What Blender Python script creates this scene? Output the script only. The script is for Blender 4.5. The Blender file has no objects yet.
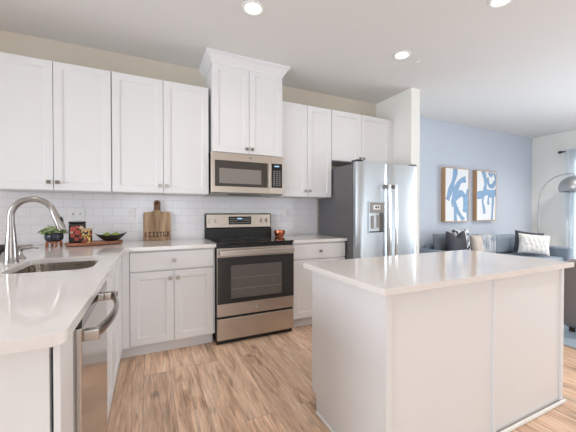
import bpy, bmesh, math, random
from mathutils import Vector, Matrix
PI = math.pi
C = bpy.context.scene.collection
scn = bpy.context.scene

# ------------------------------------------------------------------ camera, world, lights, exposure
cam_d = bpy.data.cameras.new('camera'); cam = bpy.data.objects.new('camera', cam_d); C.objects.link(cam)
cam_d.sensor_width = 36.0; cam_d.lens = 297.4 / 576 * 36; cam_d.shift_x = -0.8 / 576; cam_d.clip_start = 0.02
cam.location = (-0.9207, -3.3226, 1.1928)
cam.rotation_euler = (PI / 2 - 0.0112, 0, -0.4388)
scn.camera = cam
scn.view_settings.view_transform = 'Standard'; scn.view_settings.look = 'None'
scn.view_settings.gamma = 1.0; scn.view_settings.use_curve_mapping = False
scn.view_settings.exposure = -0.1

w = bpy.data.worlds.new('sky'); scn.world = w; w.use_nodes = True
bg = w.node_tree.nodes['Background']; bg.inputs[0].default_value = (0.80, 0.90, 1.0, 1); bg.inputs[1].default_value = 1.6

def area(name, loc, direction, sx, sy, power, col, spread=PI):
    l = bpy.data.lights.new(name, 'AREA'); l.shape = 'RECTANGLE'; l.size = sx; l.size_y = sy
    l.energy = power; l.color = col; l.spread = spread
    o = bpy.data.objects.new(name, l); C.objects.link(o); o.location = loc
    o.rotation_euler = Vector(direction).to_track_quat('-Z', 'Y').to_euler()
    return o
# daylight outside the windows; both rear ones are unseen, added to light the room
area('daylight_right_window', (6.62, -2.05, 1.22), (-1, 0, 0), 3.1, 2.15, 215, (0.85, 0.93, 1.0))
area('daylight_rear_window', (-0.7, -6.55, 1.2), (0, 1, 0), 1.9, 2.3, 48, (0.93, 0.97, 1.0))  # made-up opening, moved to brighten the base cabinets and the aisle
area('daylight_patio_door', (4.55, -6.55, 1.2), (0, 1, 0), 2.7, 2.3, 40, (0.91, 0.96, 1.0))
area('daylight_left_window', (-4.55, -2.75, 1.35), (1, 0, 0), 2.9, 1.9, 190, (0.86, 0.93, 1.0))

# ------------------------------------------------------------------ materials
def lin(c):
    c = c / 255.0
    return c / 12.92 if c <= 0.04045 else ((c + 0.055) / 1.055) ** 2.4
def S(r, g, b): return (lin(r), lin(g), lin(b), 1)
def pm(name, col, rough=0.5, metal=0.0, spec=0.5, noise=0.0, scale=30.0, bump=0.0, bscale=200.0, coat=0.0):
    m = bpy.data.materials.new(name); m.use_nodes = True; nt = m.node_tree; b = nt.nodes['Principled BSDF']
    b.inputs['Base Color'].default_value = col; b.inputs['Roughness'].default_value = rough
    b.inputs['Metallic'].default_value = metal; b.inputs['Specular IOR Level'].default_value = spec
    b.inputs['Coat Weight'].default_value = coat; b.inputs['Coat Roughness'].default_value = 0.05
    tc = nt.nodes.new('ShaderNodeTexCoord')
    if noise > 0:
        n = nt.nodes.new('ShaderNodeTexNoise'); n.inputs['Scale'].default_value = scale; n.inputs['Detail'].default_value = 4
        nt.links.new(tc.outputs['Object'], n.inputs['Vector'])
        mx = nt.nodes.new('ShaderNodeMix'); mx.data_type = 'RGBA'
        mx.inputs[6].default_value = tuple(c * (1 - noise) for c in col[:3]) + (1,)
        mx.inputs[7].default_value = tuple(min(1, c * (1 + noise)) for c in col[:3]) + (1,)
        nt.links.new(n.outputs['Fac'], mx.inputs[0]); nt.links.new(mx.outputs[2], b.inputs['Base Color'])
    if bump > 0:
        n2 = nt.nodes.new('ShaderNodeTexNoise'); n2.inputs['Scale'].default_value = bscale; n2.inputs['Detail'].default_value = 3
        nt.links.new(tc.outputs['Object'], n2.inputs['Vector'])
        bp = nt.nodes.new('ShaderNodeBump'); bp.inputs['Strength'].default_value = bump; bp.inputs['Distance'].default_value = 0.002
        nt.links.new(n2.outputs['Fac'], bp.inputs['Height']); nt.links.new(bp.outputs[0], b.inputs['Normal'])
    return m
def emis(name, col, strength):
    m = bpy.data.materials.new(name); m.use_nodes = True; b = m.node_tree.nodes['Principled BSDF']
    b.inputs['Base Color'].default_value = col; b.inputs['Emission Color'].default_value = col
    b.inputs['Emission Strength'].default_value = strength
    return m
def brushed(name, col, rough, sc, amt=0.08, spec=0.5):
    """metal with fine brushing, sc = noise scale along x, y, z"""
    m = pm(name, col, rough, 1.0, spec); nt = m.node_tree; b = nt.nodes['Principled BSDF']
    tc = nt.nodes.new('ShaderNodeTexCoord'); mp = nt.nodes.new('ShaderNodeMapping'); mp.inputs['Scale'].default_value = sc
    n = nt.nodes.new('ShaderNodeTexNoise'); n.inputs['Scale'].default_value = 1.0; n.inputs['Detail'].default_value = 5
    nt.links.new(tc.outputs['Object'], mp.inputs[0]); nt.links.new(mp.outputs[0], n.inputs['Vector'])
    mr = nt.nodes.new('ShaderNodeMapRange'); mr.inputs[3].default_value = rough - amt; mr.inputs[4].default_value = rough + amt
    nt.links.new(n.outputs['Fac'], mr.inputs[0]); nt.links.new(mr.outputs[0], b.inputs['Roughness'])
    return m

M = {}
M['cab'] = pm('white_cabinet_paint', S(231, 230, 231), 0.38, noise=0.01, scale=6)
M['ceil'] = pm('ceiling_paint', S(228, 226, 224), 0.9, noise=0.01, scale=3)
M['beige'] = pm('beige_wall_paint', S(222, 213, 198), 0.85, noise=0.01, scale=3)
M['white_wall'] = pm('white_wall_paint', S(242, 241, 236), 0.85, noise=0.01, scale=3)
M['blue_wall'] = pm('pale_blue_wall_paint', S(200, 208, 220), 0.8, noise=0.01, scale=3)
M['trim'] = pm('white_trim_paint', S(238, 238, 236), 0.45, noise=0.01)
M['counter'] = pm('white_quartz', S(232, 227, 224), 0.09, noise=0.02, scale=14, spec=0.5)
M['steel'] = brushed('brushed_steel', S(198, 188, 178), 0.34, (4, 4, 260))
M['steel_h'] = brushed('fridge_steel', S(190, 196, 201), 0.34, (260, 260, 5), 0.06)
M['steel_dw'] = brushed('dishwasher_steel', S(196, 190, 186), 0.16, (260, 260, 5), 0.04)
M['steel_dark'] = brushed('satin_steel_handle', S(176, 168, 162), 0.25, (5, 5, 200))
M['nickel'] = brushed('satin_nickel', S(150, 142, 136), 0.3, (60, 60, 60))
M['faucet'] = brushed('faucet_steel', S(168, 163, 160), 0.3, (150, 150, 6))
M['sink'] = brushed('sink_steel', S(168, 158, 148), 0.28, (10, 200, 10))
M['fridge_side'] = pm('fridge_side_grey', S(112, 110, 112), 0.5, 0.2, noise=0.03, scale=60)
M['black'] = pm('black_plastic', S(26, 25, 25), 0.4, noise=0.05, scale=60)
M['black_gloss'] = pm('black_glass', S(20, 19, 19), 0.06, noise=0.05, scale=20, coat=0.3)
M['door_glass'] = pm('oven_door_glass', S(48, 46, 45), 0.07, noise=0.05, scale=20, coat=0.3)
M['oven_win'] = pm('oven_window_screen', S(98, 92, 88), 0.12, noise=0.06, scale=20, coat=0.4)
M['rack'] = pm('oven_rack_wire', S(150, 145, 140), 0.3, 0.7, noise=0.03)
M['mw_glass'] = pm('microwave_door_glass', S(70, 65, 62), 0.1, noise=0.05, scale=20)
M['mw_win'] = pm('microwave_window_screen', S(134, 128, 122), 0.3, noise=0.05, scale=60)
M['grey_plastic'] = pm('grey_plastic', S(150, 148, 146), 0.35, noise=0.03)
M['disp_dark'] = pm('dispenser_recess_grey', S(96, 90, 86), 0.3, 0.4, noise=0.04)
M['key'] = pm('printed_key_marks', S(190, 190, 190), 0.6, noise=0.02)
M['screen'] = emis('lit_clock_digits', S(150, 185, 215), 0.8)
M['plate'] = pm('white_outlet_plastic', S(238, 236, 236), 0.35, noise=0.01)
M['slot'] = pm('outlet_slot_grey', S(176, 174, 174), 0.6, noise=0.02)
M['chrome'] = pm('chrome', S(220, 220, 222), 0.12, 1.0, noise=0.02)
M['copper'] = pm('hammered_copper', S(196, 116, 84), 0.25, 0.9, noise=0.15, scale=60, bump=0.3, bscale=120)
M['bowl'] = pm('black_stoneware', S(50, 49, 48), 0.5, noise=0.12, scale=50)
M['apple'] = pm('green_apple_skin', S(142, 170, 62), 0.35, noise=0.18, scale=25)
M['stem'] = pm('brown_stem', S(92, 70, 44), 0.7, noise=0.1)
M['pot'] = pm('navy_glazed_pot', S(44, 50, 62), 0.25, noise=0.12, scale=40)
M['leaf'] = pm('succulent_leaf', S(136, 158, 98), 0.5, noise=0.3, scale=30)
M['leaf2'] = pm('pale_leaf', S(206, 214, 178), 0.5, noise=0.2, scale=30)
M['sofa'] = pm('blue_grey_upholstery', S(136, 147, 160), 0.9, noise=0.1, scale=120, bump=0.4, bscale=500)
M['armch'] = pm('taupe_grey_upholstery', S(134, 128, 130), 0.9, noise=0.16, scale=160, bump=0.5, bscale=500)
M['cush_grey'] = pm('mid_grey_cushion', S(116, 122, 130), 0.95, noise=0.1, scale=120)
M['cush_char'] = pm('charcoal_cushion', S(74, 74, 82), 0.95, noise=0.1, scale=120)
M['cush_beige'] = pm('beige_cushion', S(196, 184, 174), 0.95, noise=0.08, scale=120)
M['foot_wood'] = pm('dark_wood_foot', S(60, 46, 38), 0.5, noise=0.15)
M['rug'] = pm('pale_blue_rug_wool', S(166, 184, 200), 0.95, noise=0.14, scale=60, bump=0.5, bscale=300)
M['canvas_white'] = pm('canvas_white', S(236, 238, 240), 0.8, noise=0.02, scale=60)
M['stroke'] = pm('blue_paint_strokes', S(134, 168, 202), 0.7, noise=0.25, scale=14)
M['oak_frame'] = pm('oak_frame', S(196, 160, 122), 0.6, noise=0.12, scale=30)
M['lamp_metal'] = brushed('lamp_brushed_nickel', S(190, 190, 190), 0.34, (8, 8, 300))
M['rod'] = pm('bronze_rod', S(70, 60, 54), 0.4, 0.6, noise=0.05)
M['drain'] = pm('drain_dark_steel', S(110, 106, 102), 0.35, 1.0, noise=0.04)
M['bulb'] = emis('warm_lamp_lens', (1.0, 0.90, 0.78, 1), 9.0)
M['rubber'] = pm('rubber_gasket', S(40, 39, 38), 0.7, noise=0.04)

def wood(name, c1, c2, sc, rough=0.5, wave=7.0):
    m = pm(name, c1, rough); nt = m.node_tree; b = nt.nodes['Principled BSDF']
    tc = nt.nodes.new('ShaderNodeTexCoord'); mp = nt.nodes.new('ShaderNodeMapping'); mp.inputs['Scale'].default_value = sc
    n = nt.nodes.new('ShaderNodeTexNoise'); n.inputs['Scale'].default_value = wave; n.inputs['Detail'].default_value = 6
    nt.links.new(tc.outputs['Object'], mp.inputs[0]); nt.links.new(mp.outputs[0], n.inputs['Vector'])
    cr = nt.nodes.new('ShaderNodeValToRGB'); cr.color_ramp.elements[0].color = c1; cr.color_ramp.elements[1].color = c2
    cr.color_ramp.elements[0].position = 0.32; cr.color_ramp.elements[1].position = 0.68
    nt.links.new(n.outputs['Fac'], cr.inputs[0]); nt.links.new(cr.outputs[0], b.inputs['Base Color'])
    return m
M['board'] = wood('mango_wood_board', S(118, 88, 62), S(196, 164, 130), (9, 1, 0.7), 0.6, 3.0)
M['board_dark'] = wood('dark_wood_handle', S(86, 58, 40), S(140, 102, 72), (9, 1, 1), 0.6)
M['carve'] = pm('burnt_carving', S(58, 40, 28), 0.8, noise=0.1)
M['tray'] = wood('acacia_tray', S(120, 66, 44), S(184, 120, 88), (1.5, 9, 4), 0.4)
M['stand'] = wood('copper_brown_wood', S(140, 84, 56), S(190, 126, 90), (4, 4, 1), 0.5)

def floor_mat():
    m = pm('oak_plank_floor', S(190, 160, 130), 0.42); nt = m.node_tree; b = nt.nodes['Principled BSDF']; L = nt.links.new
    geo = nt.nodes.new('ShaderNodeNewGeometry')
    mp = nt.nodes.new('ShaderNodeMapping'); mp.inputs['Rotation'].default_value = (0, 0, PI / 2); mp.inputs['Location'].default_value = (0.3, 0.07, 0)
    L(geo.outputs['Position'], mp.inputs[0])
    br = nt.nodes.new('ShaderNodeTexBrick'); br.inputs['Scale'].default_value = 1.0
    br.inputs['Brick Width'].default_value = 1.22; br.inputs['Row Height'].default_value = 0.178
    br.inputs['Mortar Size'].default_value = 0.0016; br.inputs['Mortar Smooth'].default_value = 0.1; br.offset = 0.37
    br.inputs['Color1'].default_value = (0, 0, 0, 1); br.inputs['Color2'].default_value = (1, 1, 1, 1); br.inputs['Mortar'].default_value = (0.3, 0.3, 0.3, 1)
    L(mp.outputs[0], br.inputs['Vector'])
    # grain: noise stretched along the planks, offset per plank
    mg = nt.nodes.new('ShaderNodeMapping'); mg.inputs['Scale'].default_value = (9.0, 1.1, 1)
    addv = nt.nodes.new('ShaderNodeVectorMath'); addv.operation = 'MULTIPLY_ADD'
    addv.inputs[1].default_value = (7.3, 11.1, 0); L(br.outputs['Color'], addv.inputs[0]); L(geo.outputs['Position'], addv.inputs[2])
    L(addv.outputs[0], mg.inputs[0])
    n = nt.nodes.new('ShaderNodeTexNoise'); n.inputs['Scale'].default_value = 1.5; n.inputs['Detail'].default_value = 7; n.inputs['Distortion'].default_value = 1.2
    n.inputs['Roughness'].default_value = 0.62; L(mg.outputs[0], n.inputs['Vector'])
    cr = nt.nodes.new('ShaderNodeValToRGB'); e = cr.color_ramp.elements
    e[0].position = 0.28; e[0].color = S(176, 136, 108); e[1].position = 0.72; e[1].color = S(252, 226, 200)
    x = cr.color_ramp.elements.new(0.5); x.color = S(236, 200, 172)
    L(n.outputs['Fac'], cr.inputs[0])
    mg2 = nt.nodes.new('ShaderNodeMapping'); mg2.inputs['Scale'].default_value = (42, 3.2, 1); L(addv.outputs[0], mg2.inputs[0])
    n2 = nt.nodes.new('ShaderNodeTexNoise'); n2.inputs['Scale'].default_value = 1.6; n2.inputs['Detail'].default_value = 3; L(mg2.outputs[0], n2.inputs['Vector'])
    mr = nt.nodes.new('ShaderNodeMapRange'); mr.inputs[1].default_value = 0.25; mr.inputs[2].default_value = 0.75; mr.inputs[3].default_value = 0.74; mr.inputs[4].default_value = 1.16
    L(n2.outputs['Fac'], mr.inputs[0])
    tone = nt.nodes.new('ShaderNodeMapRange'); tone.inputs[3].default_value = 0.84; tone.inputs[4].default_value = 1.1; L(br.outputs['Color'], tone.inputs[0])
    mul = nt.nodes.new('ShaderNodeMath'); mul.operation = 'MULTIPLY'; L(mr.outputs[0], mul.inputs[0]); L(tone.outputs[0], mul.inputs[1])
    # knots: sparse dark spots
    vk = nt.nodes.new('ShaderNodeTexVoronoi'); vk.inputs['Scale'].default_value = 1.25
    mk = nt.nodes.new('ShaderNodeMapping'); mk.inputs['Scale'].default_value = (3.2, 1.5, 1); L(addv.outputs[0], mk.inputs[0]); L(mk.outputs[0], vk.inputs['Vector'])
    kr = nt.nodes.new('ShaderNodeMapRange'); kr.inputs[1].default_value = 0.03; kr.inputs[2].default_value = 0.13; kr.inputs[3].default_value = 0.42; kr.inputs[4].default_value = 1.0
    L(vk.outputs['Distance'], kr.inputs[0])
    mul2 = nt.nodes.new('ShaderNodeMath'); mul2.operation = 'MULTIPLY'; L(mul.outputs[0], mul2.inputs[0]); L(kr.outputs[0], mul2.inputs[1])
    mg3 = nt.nodes.new('ShaderNodeMapping'); mg3.inputs['Scale'].default_value = (16, 1.5, 1); L(addv.outputs[0], mg3.inputs[0])
    n3 = nt.nodes.new('ShaderNodeTexNoise'); n3.inputs['Scale'].default_value = 1.3; n3.inputs['Detail'].default_value = 5; n3.inputs['Distortion'].default_value = 2.2; L(mg3.outputs[0], n3.inputs['Vector'])
    sr = nt.nodes.new('ShaderNodeMapRange'); sr.inputs[1].default_value = 0.58; sr.inputs[2].default_value = 0.70; sr.inputs[3].default_value = 1.0; sr.inputs[4].default_value = 0.62
    L(n3.outputs['Fac'], sr.inputs[0])
    mul0 = nt.nodes.new('ShaderNodeMath'); mul0.operation = 'MULTIPLY'; L(mul2.outputs[0], mul0.inputs[0]); L(sr.outputs[0], mul0.inputs[1]); mul2 = mul0
    joint = nt.nodes.new('ShaderNodeMapRange'); joint.inputs[3].default_value = 1.0; joint.inputs[4].default_value = 0.62; L(br.outputs['Fac'], joint.inputs[0])
    mul3 = nt.nodes.new('ShaderNodeMath'); mul3.operation = 'MULTIPLY'; L(mul2.outputs[0], mul3.inputs[0]); L(joint.outputs[0], mul3.inputs[1])
    vm = nt.nodes.new('ShaderNodeVectorMath'); vm.operation = 'SCALE'; L(cr.outputs[0], vm.inputs[0]); L(mul3.outputs[0], vm.inputs['Scale'])
    L(vm.outputs[0], b.inputs['Base Color'])
    bp = nt.nodes.new('ShaderNodeBump'); bp.inputs['Strength'].default_value = 0.25; bp.inputs['Distance'].default_value = 0.002
    L(mul3.outputs[0], bp.inputs['Height']); L(bp.outputs[0], b.inputs['Normal'])
    return m
M['floor'] = floor_mat()
def tile_mat():
    m = pm('white_subway_tile', S(232, 232, 236), 0.18); nt = m.node_tree; b = nt.nodes['Principled BSDF']; L = nt.links.new
    geo = nt.nodes.new('ShaderNodeNewGeometry'); sx = nt.nodes.new('ShaderNodeSeparateXYZ'); cx = nt.nodes.new('ShaderNodeCombineXYZ')
    L(geo.outputs['Position'], sx.inputs[0]); L(sx.outputs[0], cx.inputs[0]); L(sx.outputs[2], cx.inputs[1])
    br = nt.nodes.new('ShaderNodeTexBrick'); br.inputs['Scale'].default_value = 1.0; br.inputs['Brick Width'].default_value = 0.155; br.inputs['Row Height'].default_value = 0.0775
    br.inputs['Mortar Size'].default_value = 0.0022; br.inputs['Color1'].default_value = S(238, 236, 238); br.inputs['Color2'].default_value = S(235, 233, 236)
    br.inputs['Mortar'].default_value = S(220, 218, 222); L(cx.outputs[0], br.inputs['Vector']); L(br.outputs['Color'], b.inputs['Base Color'])
    inv = nt.nodes.new('ShaderNodeMath'); inv.operation = 'SUBTRACT'; inv.inputs[0].default_value = 1.0; L(br.outputs['Fac'], inv.inputs[1])
    bp = nt.nodes.new('ShaderNodeBump'); bp.inputs['Strength'].default_value = 0.4; bp.inputs['Distance'].default_value = 0.002; L(inv.outputs[0], bp.inputs['Height']); L(bp.outputs[0], b.inputs['Normal'])
    return m
M['tile'] = tile_mat()
def glass_mat():
    m = bpy.data.materials.new('window_glass'); m.use_nodes = True; nt = m.node_tree; nt.nodes.remove(nt.nodes['Principled BSDF'])
    t = nt.nodes.new('ShaderNodeBsdfTransparent'); g = nt.nodes.new('ShaderNodeBsdfGlossy'); g.inputs['Roughness'].default_value = 0.02
    f = nt.nodes.new('ShaderNodeFresnel'); f.inputs[0].default_value = 1.45; mx = nt.nodes.new('ShaderNodeMixShader')
    nt.links.new(f.outputs[0], mx.inputs[0]); nt.links.new(t.outputs[0], mx.inputs[1]); nt.links.new(g.outputs[0], mx.inputs[2])
    nt.links.new(mx.outputs[0], nt.nodes['Material Output'].inputs[0]); return m
M['glass'] = glass_mat()
def sheer_mat():
    m = bpy.data.materials.new('sheer_white_voile'); m.use_nodes = True; nt = m.node_tree; nt.nodes.remove(nt.nodes['Principled BSDF'])
    d_ = nt.nodes.new('ShaderNodeBsdfDiffuse'); d_.inputs[0].default_value = S(240, 244, 248)
    t = nt.nodes.new('ShaderNodeBsdfTranslucent'); t.inputs[0].default_value = S(240, 246, 250)
    mx = nt.nodes.new('ShaderNodeMixShader'); mx.inputs[0].default_value = 0.5
    tr = nt.nodes.new('ShaderNodeBsdfTransparent'); mx2 = nt.nodes.new('ShaderNodeMixShader'); mx2.inputs[0].default_value = 0.06
    nt.links.new(d_.outputs[0], mx.inputs[1]); nt.links.new(t.outputs[0], mx.inputs[2])
    nt.links.new(mx.outputs[0], mx2.inputs[1]); nt.links.new(tr.outputs[0], mx2.inputs[2])
    nt.links.new(mx2.outputs[0], nt.nodes['Material Output'].inputs[0]); return m
M['sheer'] = sheer_mat()
def spots(name, cols, scale, rough=0.4):
    """irregular printed patches: random voronoi cells mapped to a few flat colours"""
    m = pm(name, cols[0], rough); nt = m.node_tree; b = nt.nodes['Principled BSDF']; L = nt.links.new
    tc = nt.nodes.new('ShaderNodeTexCoord'); v = nt.nodes.new('ShaderNodeTexVoronoi'); v.inputs['Scale'].default_value = scale
    L(tc.outputs['Object'], v.inputs['Vector'])
    cr = nt.nodes.new('ShaderNodeValToRGB'); cr.color_ramp.interpolation = 'CONSTANT'; e = cr.color_ramp.elements
    while len(e) < len(cols): e.new(0.5)
    for i, c in enumerate(cols): e[i].position = i / len(cols); e[i].color = c
    sp = nt.nodes.new('ShaderNodeSeparateColor'); L(v.outputs['Color'], sp.inputs[0]); L(sp.outputs[0], cr.inputs[0]); L(cr.outputs[0], b.inputs['Base Color'])
    return m
M['jar_print'] = spots('yellow_and_black_printed_wrap', [S(30, 28, 26), S(214, 186, 70), S(40, 34, 30), S(226, 206, 120), S(150, 60, 50)], 75)
M['cushion_print'] = spots('black_and_white_patterned_fabric', [S(228, 228, 228), S(60, 62, 70), S(220, 222, 226), S(150, 152, 160)], 22, 0.95)
M['throw_print'] = spots('white_and_blue_grey_throw_fabric', [S(240, 242, 245), S(234, 238, 243), S(206, 216, 226), S(240, 243, 246)], 14, 0.95)
def knit_mat():
    m = pm('white_chunky_knit', S(232, 232, 230), 0.95); nt = m.node_tree; b = nt.nodes['Principled BSDF']; L = nt.links.new
    tc = nt.nodes.new('ShaderNodeTexCoord'); wv = nt.nodes.new('ShaderNodeTexWave'); wv.wave_type = 'BANDS'; wv.bands_direction = 'X'
    wv.inputs['Scale'].default_value = 7; wv.inputs['Distortion'].default_value = 5; wv.inputs['Detail'].default_value = 1; wv.inputs['Detail Scale'].default_value = 3
    L(tc.outputs['Object'], wv.inputs['Vector'])
    cr = nt.nodes.new('ShaderNodeValToRGB'); cr.color_ramp.elements[0].color = S(222, 220, 217); cr.color_ramp.elements[1].color = S(240, 240, 238)
    L(wv.outputs['Fac'], cr.inputs[0]); L(cr.outputs[0], b.inputs['Base Color'])
    bp = nt.nodes.new('ShaderNodeBump'); bp.inputs['Strength'].default_value = 1.0; bp.inputs['Distance'].default_value = 0.007; L(wv.outputs['Fac'], bp.inputs['Height']); L(bp.outputs[0], b.inputs['Normal'])
    return m
M['knit'] = knit_mat()

# ------------------------------------------------------------------ mesh helpers
class MB:
    def __init__(s): s.bm = bmesh.new()
    def box(s, x0, x1, y0, y1, z0, z1, bev=0.0, seg=2, only=None):
        g = bmesh.ops.create_cube(s.bm, size=1.0)
        vs = g['verts']
        for v in vs:
            v.co = Vector(((x0 + x1) / 2 + v.co.x * (x1 - x0), (y0 + y1) / 2 + v.co.y * (y1 - y0), (z0 + z1) / 2 + v.co.z * (z1 - z0)))
        if bev > 0:
            es = list({e for v in vs for e in v.link_edges})
            if only: es = [e for e in es if only(e)]
            bmesh.ops.bevel(s.bm, geom=es, offset=bev, segments=seg, affect='EDGES', profile=0.5)
        return s
    def cyl(s, p0, p1, r0, r1=None, seg=24, cap=True):
        r1 = r0 if r1 is None else r1
        p0, p1 = Vector(p0), Vector(p1); d = p1 - p0
        q = d.to_track_quat('Z', 'Y').to_matrix().to_4x4()
        bmesh.ops.create_cone(s.bm, cap_ends=cap, cap_tris=False, segments=seg, radius1=r0, radius2=r1, depth=d.length,
                              matrix=Matrix.Translation((p0 + p1) / 2) @ q)
        return s
    def tube(s, pts, rad, seg=14, cap=True, flat=None):
        pts = [Vector(p) for p in pts]; n = len(pts)
        rads = rad if isinstance(rad, (list, tuple)) else [rad] * n
        t0 = (pts[1] - pts[0]).normalized()
        up = Vector((0, 0, 1)) if abs(t0.z) < 0.9 else Vector((0, 1, 0))
        a = t0.cross(up).normalized(); rings = []
        for i, p in enumerate(pts):
            t = (pts[min(i + 1, n - 1)] - pts[max(i - 1, 0)]).normalized()
            a = (a - t * a.dot(t)).normalized(); b = t.cross(a)
            fa, fb = flat if flat else (1, 1)
            rings.append([s.bm.verts.new(p + (a * math.cos(2 * PI * k / seg) * fa + b * math.sin(2 * PI * k / seg) * fb) * rads[i]) for k in range(seg)])
        for i in range(n - 1):
            for k in range(seg):
                s.bm.faces.new((rings[i][k], rings[i][(k + 1) % seg], rings[i + 1][(k + 1) % seg], rings[i + 1][k]))
        if cap:
            s.bm.faces.new(rings[0][::-1]); s.bm.faces.new(rings[-1])
        return s
    def lathe(s, prof, c=(0, 0, 0), seg=32, rib=0.0, ribn=0):
        rings = []
        for (r, z) in prof:
            if r < 1e-5: rings.append([s.bm.verts.new((c[0], c[1], c[2] + z))])
            else:
                row = []
                for k in range(seg):
                    a = 2 * PI * k / seg; rr = r * (1 + rib * math.cos(ribn * a)) if rib else r
                    row.append(s.bm.verts.new((c[0] + rr * math.cos(a), c[1] + rr * math.sin(a), c[2] + z)))
                rings.append(row)
        for A, B in zip(rings, rings[1:]):
            for k in range(seg):
                if len(A) == 1 and len(B) == 1: continue
                if len(A) == 1: s.bm.faces.new((A[0], B[k], B[(k + 1) % seg]))
                elif len(B) == 1: s.bm.faces.new((A[k], A[(k + 1) % seg], B[0]))
                else: s.bm.faces.new((A[k], A[(k + 1) % seg], B[(k + 1) % seg], B[k]))
        return s
    def prism(s, poly, axis, a0, a1, bev=0.0):
        """poly: 2D points; axis 'z': (x,y), 'y': (x,z), 'x': (y,z)"""
        def P(p, a): return {'z': (p[0], p[1], a), 'y': (p[0], a, p[1]), 'x': (a, p[0], p[1])}[axis]
        A = [s.bm.verts.new(P(p, a0)) for p in poly]; B = [s.bm.verts.new(P(p, a1)) for p in poly]
        n = len(poly); fs = [s.bm.faces.new(A[::-1]), s.bm.faces.new(B)]
        for k in range(n): fs.append(s.bm.faces.new((A[k], A[(k + 1) % n], B[(k + 1) % n], B[k])))
        if bev > 0:
            es = [e for e in set(e for f in fs[:2] for e in f.edges)]
            bmesh.ops.bevel(s.bm, geom=es, offset=bev, segments=2, affect='EDGES', profile=0.5)
        return s
    def shaker(s, x0, x1, z0, z1, yb, yf, rail=0.057, rec=0.009):
        """frame-and-panel front facing -y: back at yb, face at yf"""
        e = 0.0015
        def ring(i, y): return [s.bm.verts.new(p) for p in ((x0 + i, y, z0 + i), (x1 - i, y, z0 + i), (x1 - i, y, z1 - i), (x0 + i, y, z1 - i))]
        rs = [ring(0, yb), ring(0, yf + e), ring(e, yf), ring(rail - 0.001, yf), ring(rail + 0.001, yf + 0.003), ring(rail + 0.006, yf + 0.004), ring(rail + 0.009, yf + rec)]
        s.bm.faces.new(rs[0][::-1])
        for A, B in zip(rs, rs[1:]):
            for k in range(4): s.bm.faces.new((A[k], A[(k + 1) % 4], B[(k + 1) % 4], B[k]))
        s.bm.faces.new(rs[-1]); return s
    def grid(s, f, nu, nv, closeu=False):
        V = [[s.bm.verts.new(f(i / nu, j / nv)) for j in range(nv + 1)] for i in range(nu if closeu else nu + 1)]
        for i in range(nu):
            for j in range(nv):
                a, b = V[i], V[(i + 1) % len(V)]
                s.bm.faces.new((a[j], b[j], b[j + 1], a[j + 1]))
        return s
    def xf(s, m): bmesh.ops.transform(s.bm, matrix=m, verts=s.bm.verts); return s

ROOTM = {}
def tag(o, label=None, cat=None, group=None, kind=None):
    if label: o['label'] = label
    if cat: o['category'] = cat
    if group: o['group'] = group
    if kind: o['kind'] = kind
    return o
def link(name, mb, mat, smooth=35):
    me = bpy.data.meshes.new(name); bmesh.ops.recalc_face_normals(mb.bm, faces=mb.bm.faces)
    for f in mb.bm.faces: f.smooth = True
    mb.bm.to_mesh(me); mb.bm.free()
    me.set_sharp_from_angle(angle=math.radians(smooth))
    for m in (mat if isinstance(mat, list) else [mat]): me.materials.append(m)
    o = bpy.data.objects.new(name, me); C.objects.link(o)
    if smooth <= 50:
        wn = o.modifiers.new('weighted_normal', 'WEIGHTED_NORMAL'); wn.keep_sharp = True; wn.weight = 100
    return o
def thing(name, label, cat, loc=(0, 0, 0), rz=0.0, group=None):
    o = bpy.data.objects.new(name, None); C.objects.link(o); o.empty_display_size = 0.05
    o.location = loc; o.rotation_euler = (0, 0, rz); tag(o, label, cat, group)
    ROOTM[o.name] = Matrix.Translation(Vector(loc)) @ Matrix.Rotation(rz, 4, 'Z')
    return o
def part(name, mb, mat, parent, label=None, local=False, smooth=35):
    """mb in world coordinates unless local"""
    rm = ROOTM[parent.name]
    if not local: mb.xf(rm.inverted())
    o = link(name, mb, mat, smooth); o.parent = parent; ROOTM[o.name] = rm
    if label: o['label'] = label
    return o
def solo(name, mb, mat, label, cat, loc=(0, 0, 0), group=None, smooth=35):
    """a thing that is one mesh; mb in world coordinates, origin set to loc"""
    mb.xf(Matrix.Translation(-Vector(loc))); o = link(name, mb, mat, smooth); o.location = loc
    ROOTM[o.name] = Matrix.Translation(Vector(loc))
    return tag(o, label, cat, group)
def struct(name, mb, mat, parent=None):
    o = link(name, mb, mat); o['kind'] = 'structure'
    if parent: o.parent = parent
    return o
def arc(c, r, a0, a1, n, plane='xz', y=0.0):
    out = []
    for i in range(n + 1):
        a = a0 + (a1 - a0) * i / n; u, v = c[0] + r * math.cos(a), c[1] + r * math.sin(a)
        out.append((u, y, v) if plane == 'xz' else (y, u, v))
    return out

# ------------------------------------------------------------------ the setting
ZC = 2.737
XL, XR, YR = -4.3, 6.27, -6.3
struct('floor', MB().box(XL - .1, XR + .1, YR - .1, 0.3, -0.1, 0), M['floor'])
struct('ceiling', MB().box(XL - .1, XR + .1, YR - .1, 0.3, ZC, ZC + 0.12), M['ceil'])
struct('wall_back', MB().box(XL - .1, 2.014, 0.0, 0.12, 0, ZC), M['beige'])
struct('wall_fridge_wing', MB().box(2.014, 2.158, -0.631, 0.12, 0, ZC), M['white_wall'])  # same paint as wall_back; the light on it is put into this paler colour
struct('wall_living', MB().box(2.158, XR + .1, 0.126, 0.25, 0, ZC), M['blue_wall'])
def wall_x(name, x0, x1, y0, y1, wy0, wy1, wz0, wz1, mat):
    b = MB(); b.box(x0, x1, y0, wy0, 0, ZC); b.box(x0, x1, wy1, y1, 0, ZC); b.box(x0, x1, wy0, wy1, 0, wz0); b.box(x0, x1, wy0, wy1, wz1, ZC); return struct(name, b, mat)
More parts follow.
